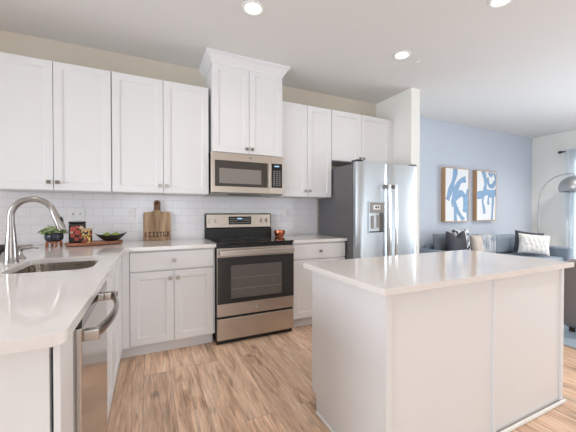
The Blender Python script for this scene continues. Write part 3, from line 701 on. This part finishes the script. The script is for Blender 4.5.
# ------------------------------------------------------------------ outlets
def outlet(label, xc, zc, gangs, kind):
    t = thing('outlet', label, 'outlet', (xc, -0.0085, zc), 0, 'wall outlets and switches')
    wd = 0.062 * gangs + .006
    pl = part('plate', MB().box(xc - wd / 2, xc + wd / 2, -0.0135, -0.0083, zc - .059, zc + .059, .002), M['plate'], t)
    for g in range(gangs):
        gx = xc + (g - (gangs - 1) / 2) * .056
        if kind[g] == 's':
            sw = part('switch', MB().box(gx - .016, gx + .016, -0.0165, -0.0136, zc - .033, zc + .033, .001), M['plate'], t)
            part('toggle', MB().box(gx - .005, gx + .005, -0.0225, -0.0166, zc - .004, zc + .012, .001), M['slot'], sw)
        else:
            rc = part('receptacle', MB().box(gx - .016, gx + .016, -0.0165, -0.0136, zc - .033, zc + .033, .003), M['plate'], t)
            m = MB()
            for s_ in (-1, 1):
                m.box(gx - .008, gx - .0055, -0.0172, -0.0166, zc + s_ * .018 - .005, zc + s_ * .018 + .005).box(gx + .0055, gx + .008, -0.0172, -0.0166, zc + s_ * .018 - .005, zc + s_ * .018 + .005)
            part('slots', m, M['slot'], rc)
outlet('white double switch plate on the tile behind the black tin', -1.527, 1.176, 2, 'ss')
outlet('white single outlet plate on the tile above the black bowl', -1.084, 1.18, 1, 'o')
outlet('white single outlet plate on the tile right of the range', 0.60, 1.183, 1, 'o')

# ------------------------------------------------------------------ things on the counters
# cutting board leaning on the tile
t = thing('cutting_board', 'wooden paddle cutting board with round handle leaning against the tile', 'cutting board', (-0.848, -0.045, 0.914))
tilt = Matrix.Translation((-0.848, -0.047, 0.9147)) @ Matrix.Rotation(-0.062, 4, 'X')
def bp_(mb): return mb.xf(tilt)
hw = 0.127; pb = []
pb += [(-hw + .004, 0), (hw - .004, 0), (hw, .004), (hw, .262)]
pb += [(hw - .02 + .02 * math.cos(a * PI / 12), .262 + .02 * math.sin(a * PI / 12)) for a in range(1, 7)]
pb += [(.05, .284), (.036, .292), (.031, .305), (-.031, .305), (-.036, .292), (-.05, .284)]
pb += [(-hw + .02 - .02 * math.sin(a * PI / 12), .262 + .02 * math.cos(a * PI / 12)) for a in range(0, 7)]
pb += [(-hw, .004)]
part('board', bp_(MB().prism(pb, 'y', -0.018, 0, .002)), M['board'], t)
ph = [(-.030, .306), (.030, .306), (.028, .35)] + [(.032 * math.cos(a * PI / 10), .372 + .032 * math.sin(a * PI / 10)) for a in range(-1, 12)] + [(-.028, .35)]
hd = part('handle', bp_(MB().prism(ph, 'y', -0.018, 0, .002)), M['board_dark'], t, label='dark rounded handle')
part('hang_hole', bp_(MB().cyl((0, -0.0186, .372), (0, -0.0181, .372), .011, .011, 18)), M['carve'], hd)
m = MB()
gl_ = [[(0, 0, 1, 6), (2, 0, 3, 1), (2, 5, 3, 6), (1, 2.5, 2, 3.5)], [(0, 0, 1, 6), (1, 5, 3, 6), (1, 0, 3, 1)], [(1, 0, 2, 6), (0, 5, 3, 6), (0, 0, 3, 1)],
       [(1, 0, 2, 6), (0, 5, 3, 6), (0, 0, 3, 1)], [(0, 5, 3, 6), (1, 0, 2, 6)], [(0, 0, 1, 6), (1, 5, 3, 6), (1, 0, 3, 1), (2, 1, 3, 3)], [(0, 0, 1, 6), (2, 0, 3, 6), (1, 0, 2, 1), (1, 5, 2, 6)]]
for i, gset in enumerate(gl_):
    ox = -.112 + i * .0335
    for (a0, b0, a1, b1) in gset: m.box(ox + a0 * .0075, ox + a1 * .0075, -0.0186, -0.0179, .034 + b0 * .0085, .034 + b1 * .0085)
part('carved_marks', bp_(m), M['carve'], t)

# copper bowl
t = solo('bowl', MB().lathe([(0, .9145), (.034, .9145), (.05, .925), (.061, .95), (.064, .976), (.062, .990), (.058, .990), (.058, .974), (.055, .952), (.044, .930), (.03, .922), (0, .921)], (0.435, -0.185, 0), 36), M['copper'], 'small copper bowl on the counter right of the range', 'bowl', (0.435, -0.185, 0.9145), smooth=60)

# oval wooden tray
tc_, ta = (-1.348, -0.262), 0.42
def oval(a, b, n=48, e=2.6):
    out = []
    for k in range(n):
        th = 2 * PI * k / n; c_, s_ = math.cos(th), math.sin(th)
        x, y = a * math.copysign(abs(c_) ** (2 / e), c_), b * math.copysign(abs(s_) ** (2 / e), s_)
        out.append((tc_[0] + x * math.cos(ta) - y * math.sin(ta), tc_[1] + x * math.sin(ta) + y * math.cos(ta)))
    return out
m = MB(); rings = []
for (o, z) in ((-.012, .9145), (0, .924), (0, .937), (-.003, .942), (-.010, .942), (-.014, .939)):
    rings.append([m.bm.verts.new((x, y, z)) for x, y in oval(.215 + o, .108 + o)])
m.bm.faces.new(rings[0][::-1])
for A, B in zip(rings, rings[1:]):
    for k in range(48): m.bm.faces.new((A[k], A[(k + 1) % 48], B[(k + 1) % 48], B[k]))
m.bm.faces.new(rings[-1])
solo('tray', m, M['tray'], 'oval reddish wooden tray holding the tin, jar and black bowl', 'tray', (tc_[0], tc_[1], .9145), smooth=40)
ZT = 0.9393
# black tin with red floral print
t = thing('tin', 'black tin with a red floral print standing upright on the wooden tray', 'tin', (-1.476, -0.262, ZT), 0.16)
part('body', MB().box(-.060, .060, -.022, .022, .0004, .158, .010, 3), M['bowl'], t, local=True)
part('lid', MB().box(-.0615, .0615, -.0235, .0235, .1585, .178, .008, 3), M['black'], t, local=True)
M['petal'] = pm('red_printed_petals', S(206, 92, 80), 0.5, noise=0.25, scale=60); M['cream'] = pm('cream_printed_petals', S(226, 190, 170), 0.5, noise=0.15, scale=60)
random.seed(4); m = MB(); m2 = MB()
for i, (px, pz, pr) in enumerate(((-.03, .115, .024), (.004, .085, .026), (-.032, .06, .02), (.028, .125, .018), (.03, .045, .022), (-.006, .03, .018), (.0, .13, .014), (-.04, .088, .014))):
    tgt = m2 if i % 4 == 3 else m
    for k in range(6):
        a = k * PI / 3 + i; q = [(px + math.cos(a) * pr * .5 + pr * .42 * math.cos(b_ * PI / 5), pz + math.sin(a) * pr * .5 + pr * .42 * math.sin(b_ * PI / 5)) for b_ in range(10)]
        tgt.prism(q, 'y', -.0226 - .0001 * k - .0002 * (i % 3), -.0218)
part('floral_print', m, M['petal'], t, local=True); part('floral_print', m2, M['cream'], t, local=True)
# jar
jx, jy = -1.398, -0.322
t = thing('jar', 'small jar with yellow and black wrap and pale lid in front of the black tin', 'jar', (jx, jy, ZT))
part('body', MB().lathe([(0, ZT + .0003), (.036, ZT + .0003), (.038, ZT + .004), (.038, ZT + .098), (.035, ZT + .102), (0, ZT + .102)], (jx, jy, 0), 32), M['jar_print'], t)
part('lid', MB().lathe([(.0395, ZT + .1025), (.0395, ZT + .117), (.037, ZT + .1195), (0, ZT + .1195), (0, ZT + .1025)], (jx, jy, 0), 32), M['oak_frame'], t, label='pale lid')
# black boat-shaped bowl
bx_, by_, br_ = -1.233, -0.205, 0.30
def boat(u, v):
    a = 2 * PI * u
    prof = [(0.0, .0035), (.25, .0035), (.42, .006), (.62, .020), (.82, .038), (1.0, .056), (.965, .0565), (.78, .041), (.56, .024), (.35, .013), (.0, .0115)]
    i = v * (len(prof) - 1); k = min(int(i), len(prof) - 2); f_ = i - k
    r = prof[k][0] * (1 - f_) + prof[k + 1][0] * f_; z = prof[k][1] * (1 - f_) + prof[k + 1][1] * f_
    c_, s_ = math.cos(a), math.sin(a)
    ex = .128 * r * (c_ if True else 0); pinch = (1 - abs(c_) ** 2.2) ** .62 if abs(c_) < 1 else 0
    ey = .062 * r * math.copysign(pinch, s_)
    z += .022 * r ** 3 * abs(c_) ** 5
    return Vector((ex, ey, z))
m = MB().grid(boat, 56, 20, True); bmesh.ops.remove_doubles(m.bm, verts=m.bm.verts, dist=1e-5)
m.xf(Matrix.Translation((bx_, by_, ZT - .0032)) @ Matrix.Rotation(br_, 4, 'Z'))
solo('fruit_bowl', m, M['bowl'], 'black boat-shaped bowl of green apples on the right of the tray', 'bowl', (bx_, by_, ZT), smooth=60)
def apple(label, x, y, z, r):
    t = thing('apple', label, 'apple', (x, y, z), 0, 'green apples in the black bowl')
    part('fruit', MB().lathe([(0, -.80 * r), (.22 * r, -.88 * r), (.5 * r, -.80 * r), (.85 * r, -.45 * r), (1.0 * r, .05 * r), (.9 * r, .5 * r), (.6 * r, .82 * r), (.3 * r, .86 * r), (.12 * r, .74 * r), (0, .62 * r)], (x, y, z), 28), M['apple'], t, smooth=60)
    part('stem', MB().tube([(x, y, z + .64 * r), (x + .1 * r, y, z + .95 * r), (x + .22 * r, y, z + 1.12 * r)], .06 * r, 8), M['stem'], t)
apple('green apple in the black bowl, nearer the jar', bx_ - .034, by_ - .012, ZT + .043, .033)
apple('green apple in the black bowl, farther from the jar', bx_ + .034, by_ + .010, ZT + .043, .033)
# plant
px, py = -1.622, -0.325
t = thing('potted_plant', 'leafy green plant in a ribbed navy pot on a small wooden stand', 'plant', (px, py, .914))
m = MB().lathe([(0, .962), (.046, .962), (.058, .975), (.0625, .995), (.060, 1.018), (.052, 1.030), (.047, 1.030), (.05, 1.016), (.05, 1.0), (0, 1.0)], (px, py, 0), 72, .02, 18)
part('pot', m, M['pot'], t, smooth=60)
st = MB().lathe([(.0, .951), (.056, .951), (.056, .9605), (.0, .9605)], (px, py, 0), 32)
part('stand', st, M['stand'], t)
for a in (0.5, 2.07, 3.64, 5.21):
    lx, ly = px + .047 * math.cos(a), py + .047 * math.sin(a)
    part('stand_leg', MB().box(lx - .009, lx + .009, ly - .009, ly + .009, .9145, .9505, .002), M['stand'], t)
random.seed(7); m = MB(); m2 = MB()
def leafmesh(mb, base, dirv, length, width):
    d = Vector(dirv).normalized(); s_ = d.cross(Vector((0, 0, 1)))
    s_ = s_.normalized() if s_.length > 1e-3 else Vector((1, 0, 0)); n = s_.cross(d).normalized(); B = Vector(base)
    prof = [(0, .12), (.25, .75), (.5, 1), (.75, .8), (1, .05)]; rows = []
    for (q, wv) in prof:
        cpt = B + d * length * q - Vector((0, 0, 1)) * length * .25 * q * q
        rows.append([mb.bm.verts.new(cpt - s_ * width * wv), mb.bm.verts.new(cpt + n * width * .28), mb.bm.verts.new(cpt + s_ * width * wv), mb.bm.verts.new(cpt - n * width * .22)])
    for A, Bq in zip(rows, rows[1:]):
        for k in range(4): mb.bm.faces.new((A[k], A[(k + 1) % 4], Bq[(k + 1) % 4], Bq[k]))
    mb.bm.faces.new(rows[0][::-1]); mb.bm.faces.new(rows[-1])
for k in range(120):
    a = random.uniform(0, 2 * PI); el = random.uniform(.05, 1.35); q = random.uniform(.0, .7) * (1.35 - el) / 1.35
    base = (px + (.02 + .075 * q) * math.cos(a), py + (.02 + .05 * q) * math.sin(a), 1.02 + random.uniform(0, .035) * (1 - .5 * q))
    leafmesh(m if k % 3 else m2, base, (math.cos(a) * math.cos(el), .8 * math.sin(a) * math.cos(el), math.sin(el)), random.uniform(.036, .056), random.uniform(.015, .023))
part('foliage', m, M['leaf'], t, smooth=70); part('foliage', m2, M['leaf2'], t, label='paler leaves', smooth=70)

# ------------------------------------------------------------------ living area
solo('rug', MB().box(2.45, 5.6, -3.6, -0.62, 0.0005, 0.012, .004), M['rug'], 'pale blue-grey rug on the wood floor below the armchair and sofa', 'rug', (4, -2.1, 0))
# sofa along the blue wall
SXL, SXR = 2.93, 5.32
t = thing('sofa', 'long blue-grey sofa along the pale blue wall', 'sofa', ((SXL + SXR) / 2, -0.4, 0))
part('frame', MB().box(SXL + .13, SXR - .13, -0.84, 0.07, 0.13, 0.33, .03, 3), M['sofa'], t)
part('back', MB().box(SXL + .135, SXR - .125, -0.03, 0.09, 0.335, 0.70, .05, 4), M['sofa'], t)
for xa in (SXL, SXR - .12): part('arm', MB().box(xa, xa + .12, -0.92, 0.08, 0.13, 0.63, .035, 4), M['sofa'], t)
sw = (SXR - SXL - .26) / 3
for k in range(3): part('seat_cushion', MB().box(SXL + .13 + k * sw + .004, SXL + .13 + (k + 1) * sw - .004, -0.86, -0.035, 0.335, 0.47, .04, 4), M['sofa'], t)
for k in (1, 2): part('back_cushion', MB().box(SXL + (1.0 if k == 1 else .13 + k * sw) + .006, SXL + .13 + (k + 1) * sw - .006, -0.20, -0.033, 0.475, (0.77, .80, .80)[k], .06, 5), M['sofa'], t)
for xx in (SXL + .08, SXR - .08):
    for yy in (-.8, .0): part('foot', MB().cyl((xx, yy, 0.0125 if yy < -.6 else .0005), (xx, yy, .13), .018, .026, 14), M['foot_wood'], t)
# pillows
def pillow(name, label, mat, cx, cy, cz, wd, hg, th, yaw=0.0, lean=0.25, roll=0.0, dent=0.0, group='pillows on the sofa'):
    def f(sgn):
        def g(u, v):
            a, b_ = 2 * u - 1, 2 * v - 1
            x = wd / 2 * a * (1 - .07 * (1 - b_ * b_)); z = hg / 2 * b_ * (1 - .07 * (1 - a * a))
            y = sgn * th / 2 * (max(0, (1 - a ** 4) * (1 - b_ ** 4))) ** .55
            z -= dent * math.exp(-(a / .38) ** 2) * ((b_ + 1) / 2) ** 2
            return Vector((x, y, z))
        return g
    m = MB().grid(f(1), 18, 18).grid(f(-1), 18, 18); bmesh.ops.remove_doubles(m.bm, verts=m.bm.verts, dist=1e-5)
    R_ = Matrix.Rotation(yaw, 4, 'Z') @ Matrix.Rotation(-lean, 4, 'X') @ Matrix.Rotation(roll, 4, 'Y')
    m.xf(Matrix.Translation((cx, cy, cz)) @ R_)
    return solo(name, m, mat, label, 'pillow', (cx, cy, cz), group, 70)
pillow('throw_pillow', 'mid-grey pillow at the left end of the sofa', M['cush_grey'], 3.245, -0.112, 0.68, .36, .38, .10, 0.0, .12)
pillow('throw_pillow', 'charcoal pillow with a deep dent in its top edge', M['cush_char'], 3.36, -0.285, 0.700, .44, .43, .12, 0.0, .14, 0, .10)
pillow('throw_pillow', 'black and white patterned pillow behind the charcoal pillow', M['cushion_print'], 3.70, -0.125, 0.705, .40, .44, .11, 0, .13)
pillow('throw_pillow', 'small beige pillow beside the patterned pillow', M['cush_beige'], 3.665, -0.405, 0.665, .24, .37, .10, 0, .15)
pillow('throw_pillow', 'charcoal pillow tucked behind the white knitted pillow', M['cush_char'], 5.00, -0.44, 0.690, .42, .36, .10, -.78, .18, .12)
pillow('throw_pillow', 'white cable-knit pillow near the right arm of the sofa', M['knit'], 4.86, -0.585, 0.668, .44, .335, .12, -.78, .20, .09)
# throw blanket over the middle of the sofa
def throw(u, v):
    x = 3.97 + .44 * u + .04 * math.sin(5 * v); s_ = v * 0.80
    if s_ < .14: y, z = -.035 - s_, .807
    elif s_ < .24: q = (s_ - .14) / .10; y, z = -.175 - .036 * math.sin(q * PI / 2), .807 - .05 * q * q
    elif s_ < .50: y, z = -.211 - .012 * ((s_ - .24) / .26), .757 - (s_ - .24) * 1.07
    else: y, z = -.223 - (s_ - .50), .479
    k = .012 * math.sin(u * 21 + v * 4) + .008 * math.sin(u * 37)
    return Vector((x, y - abs(k) - .004, z + abs(k) + .004))
m = MB().grid(throw, 44, 40); bmesh.ops.solidify(m.bm, geom=m.bm.faces[:], thickness=.006)
solo('throw_blanket', m, M['throw_print'], 'white and pale blue throw blanket draped over the middle of the sofa', 'blanket', (4.1, -.4, .5), smooth=70)

# armchair behind the island, back towards the kitchen
AX, AY0, AY1 = 2.83, -2.62, -1.79
t = thing('armchair', 'taupe-grey upholstered armchair seen from behind at the right edge of the picture', 'armchair', (3.25, -2.2, 0.012))
part('back', MB().box(AX, AX + .17, AY0 + .0, AY1 - .0, 0.055, 0.725, .04, 4), M['armch'], t)
part('seat_frame', MB().box(AX + .172, AX + .80, AY0 + .125, AY1 - .125, 0.14, 0.31, .03, 3), M['armch'], t)
part('seat_cushion', MB().box(AX + .175, AX + .82, AY0 + .127, AY1 - .127, 0.313, 0.46, .04, 4), M['armch'], t)
for ya in (AY0 + .002, AY1 - .122): part('arm', MB().box(AX + .172, AX + .80, ya, ya + .12, 0.14, 0.60, .035, 4), M['armch'], t)
for xx in (AX + .06, AX + .72):
    for yy in (AY0 + .06, AY1 - .06): part('foot', MB().cyl((xx, yy, .0125), (xx, yy, .055 if xx < AX + .3 else .14), .022, .026, 14), M['foot_wood'], t)

# paintings
def painting(label, x0, x1, z0, z1, strokes):
    yw, yf = 0.1255, 0.052
    t = thing('painting', label, 'painting', ((x0 + x1) / 2, yw, z0), 0, 'abstract canvases on the blue wall')
    b = MB(); f = 0.012
    b.box(x0, x0 + f, yf, yw, z0, z1, .001).box(x1 - f, x1, yf, yw, z0, z1, .001).box(x0 + f, x1 - f, yf, yw, z0, z0 + f, .001).box(x0 + f, x1 - f, yf, yw, z1 - f, z1, .001)
    part('frame', b, M['oak_frame'], t)
    cv = part('canvas', MB().box(x0 + f + .002, x1 - f - .002, yf + .004, yw - .01, z0 + f + .002, z1 - f - .002), M['canvas_white'], t)
    m = MB(); lo_x, hi_x, lo_z, hi_z = x0 + f + .004, x1 - f - .004, z0 + f + .004, z1 - f - .004
    for i, (pts, wd) in enumerate(strokes):
        P_ = [Vector(((x0 + (x1 - x0) * a), z0 + (z1 - z0) * b_)) for a, b_ in pts]; S_ = []
        for k in range(len(P_) - 1):     # Catmull-Rom
            p0, p1, p2, p3 = P_[max(k - 1, 0)], P_[k], P_[k + 1], P_[min(k + 2, len(P_) - 1)]
            for q in range(8):
                u = q / 8; S_.append(.5 * ((2 * p1) + (p2 - p0) * u + (2 * p0 - 5 * p1 + 4 * p2 - p3) * u * u + (3 * p1 - p0 - 3 * p2 + p3) * u ** 3))
        S_.append(P_[-1]); yy = yf + .0036 - .0002 * i; rows = []
        for k, p in enumerate(S_):
            tg = (S_[min(k + 1, len(S_) - 1)] - S_[max(k - 1, 0)]).normalized(); nn = Vector((-tg.y, tg.x))
            ww = wd / 2 * (x1 - x0) * (1 + .18 * math.sin(k * .33 + i * 2))
            rr = []
            for s_ in (-1, 1):
                q = p + nn * ww * s_; q = Vector((min(max(q.x, lo_x), hi_x), min(max(q.y, lo_z), hi_z))); rr.append(m.bm.verts.new((q.x, yy, q.y)))
            rows.append(rr)
        for A, B in zip(rows, rows[1:]):
            try: m.bm.faces.new((A[0], A[1], B[1], B[0]))
            except Exception: pass
    part('brush_strokes', m, M['stroke'], cv)
painting('canvas of looping blue brush strokes on white, left of the two on the blue wall', 3.535, 4.145, 1.038, 1.955,
         [([(.42, 1.0), (.40, .86), (.32, .72), (.22, .58), (.14, .46), (.10, .40)], .17),
          ([(.86, .80), (.64, .76), (.48, .64), (.38, .50), (.34, .38), (.40, .30)], .17),
          ([(.34, .36), (.50, .48), (.68, .53), (.82, .46), (.86, .32), (.80, .18)], .18),
          ([(.40, .32), (.52, .20), (.66, .10), (.80, .02)], .13), ([(.44, .30), (.42, .16), (.44, .0)], .14),
          ([(.97, .62), (.90, .46), (.94, .26), (.97, .0)], .12)])
painting('canvas of dripping blue brush strokes on white, right of the two on the blue wall', 4.36, 4.930, 1.046, 1.955,
         [([(.30, 1.0), (.40, .88), (.44, .72), (.40, .60)], .15), ([(.52, .86), (.62, .72), (.80, .70), (.95, .80)], .14), ([(.86, .96), (.97, .86), (.95, .74)], .1),
          ([(.02, .50), (.25, .52), (.50, .57), (.75, .54), (1.0, .58)], .22), ([(.34, .52), (.30, .38), (.36, .26), (.40, .14)], .11),
          ([(.62, .52), (.58, .40), (.60, .32)], .09), ([(.84, .54), (.82, .34), (.80, .16), (.78, .02)], .10), ([(.60, .98), (.72, .90), (.80, .98)], .10)])

# arc floor lamp
lx, ly = 5.98, -0.13
t = thing('floor_lamp', 'brushed metal arc floor lamp with dome shade in the far corner', 'lamp', (lx, ly, 0))
part('base', MB().lathe([(0, .0005), (.17, .0005), (.17, .025), (.165, .03), (.03, .032), (0, .032)], (lx, ly, 0), 40), M['lamp_metal'], t)
part('pole', MB().cyl((lx, ly, .032), (lx, ly, 1.36), .016, .016, 18), M['lamp_metal'], t)
pts = [(lx, ly, 1.355)]
for k in range(25):
    a = PI - k / 24 * PI * .56
    pts.append((lx, ly - .44 - .44 * math.cos(a), 1.42 + .48 * math.sin(a)))
part('arm', MB().tube(pts, .0085, 10), M['lamp_metal'], t, smooth=60)
e = pts[-1]; sc_ = (lx, e[1] - .02, 1.60)
part('cord_tip', MB().tube([(e[0], e[1], e[2]), (lx, e[1] - .02, 1.858)], .008, 8), M['lamp_metal'], t)
prof = [(.222 * math.cos(a * PI / 24), .05 + .205 * math.sin(a * PI / 24)) for a in range(-3, 13)]
prof = [(max(r, 0), z) for r, z in prof]; prof[-1] = (0, prof[-1][1])
inner = [(r * .97, z * .97) for r, z in prof][::-1]
m = MB().lathe(prof + inner, sc_, 40); bmesh.ops.remove_doubles(m.bm, verts=m.bm.verts, dist=1e-6)
part('lamp_shade', m, M['lamp_metal'], t, smooth=60)

# curtain and rod
t = thing('curtain_rod', 'dark bronze curtain rod with turned finial above the window', 'curtain rod', (6.19, -0.4, 2.345))
part('rod', MB().cyl((6.185, -3.7, 2.345), (6.185, -0.42, 2.345), .012, .012, 14), M['rod'], t)
part('finial', MB().lathe([(0, 0), (.014, .002), (.016, .02), (.026, .04), (.024, .065), (.012, .08), (0, .082)], (0, 0, 0), 18).xf(Matrix.Translation((6.185, -0.42, 2.345)) @ Matrix.Rotation(-PI / 2, 4, 'X')), M['rod'], t)
for yy in (-.44, -3.6): part('bracket', MB().cyl((6.197, yy, 2.345), (6.2695, yy, 2.345), .008, .012, 10), M['rod'], t)
def curt(u, v):
    s_ = u * 9.0
    return Vector((6.150 - .022 * math.sin(s_ * 2 * PI) * (.4 + .6 * v) - .012 * math.sin(s_ * 3.1), -0.47 - .62 * u, 2.375 - 2.355 * v))
m = MB().grid(curt, 110, 12); bmesh.ops.solidify(m.bm, geom=m.bm.faces[:], thickness=.002)
solo('curtain', m, M['sheer'], 'sheer white curtain hanging in folds at the right edge of the picture', 'curtain', (6.185, -.8, 0.02), smooth=80)
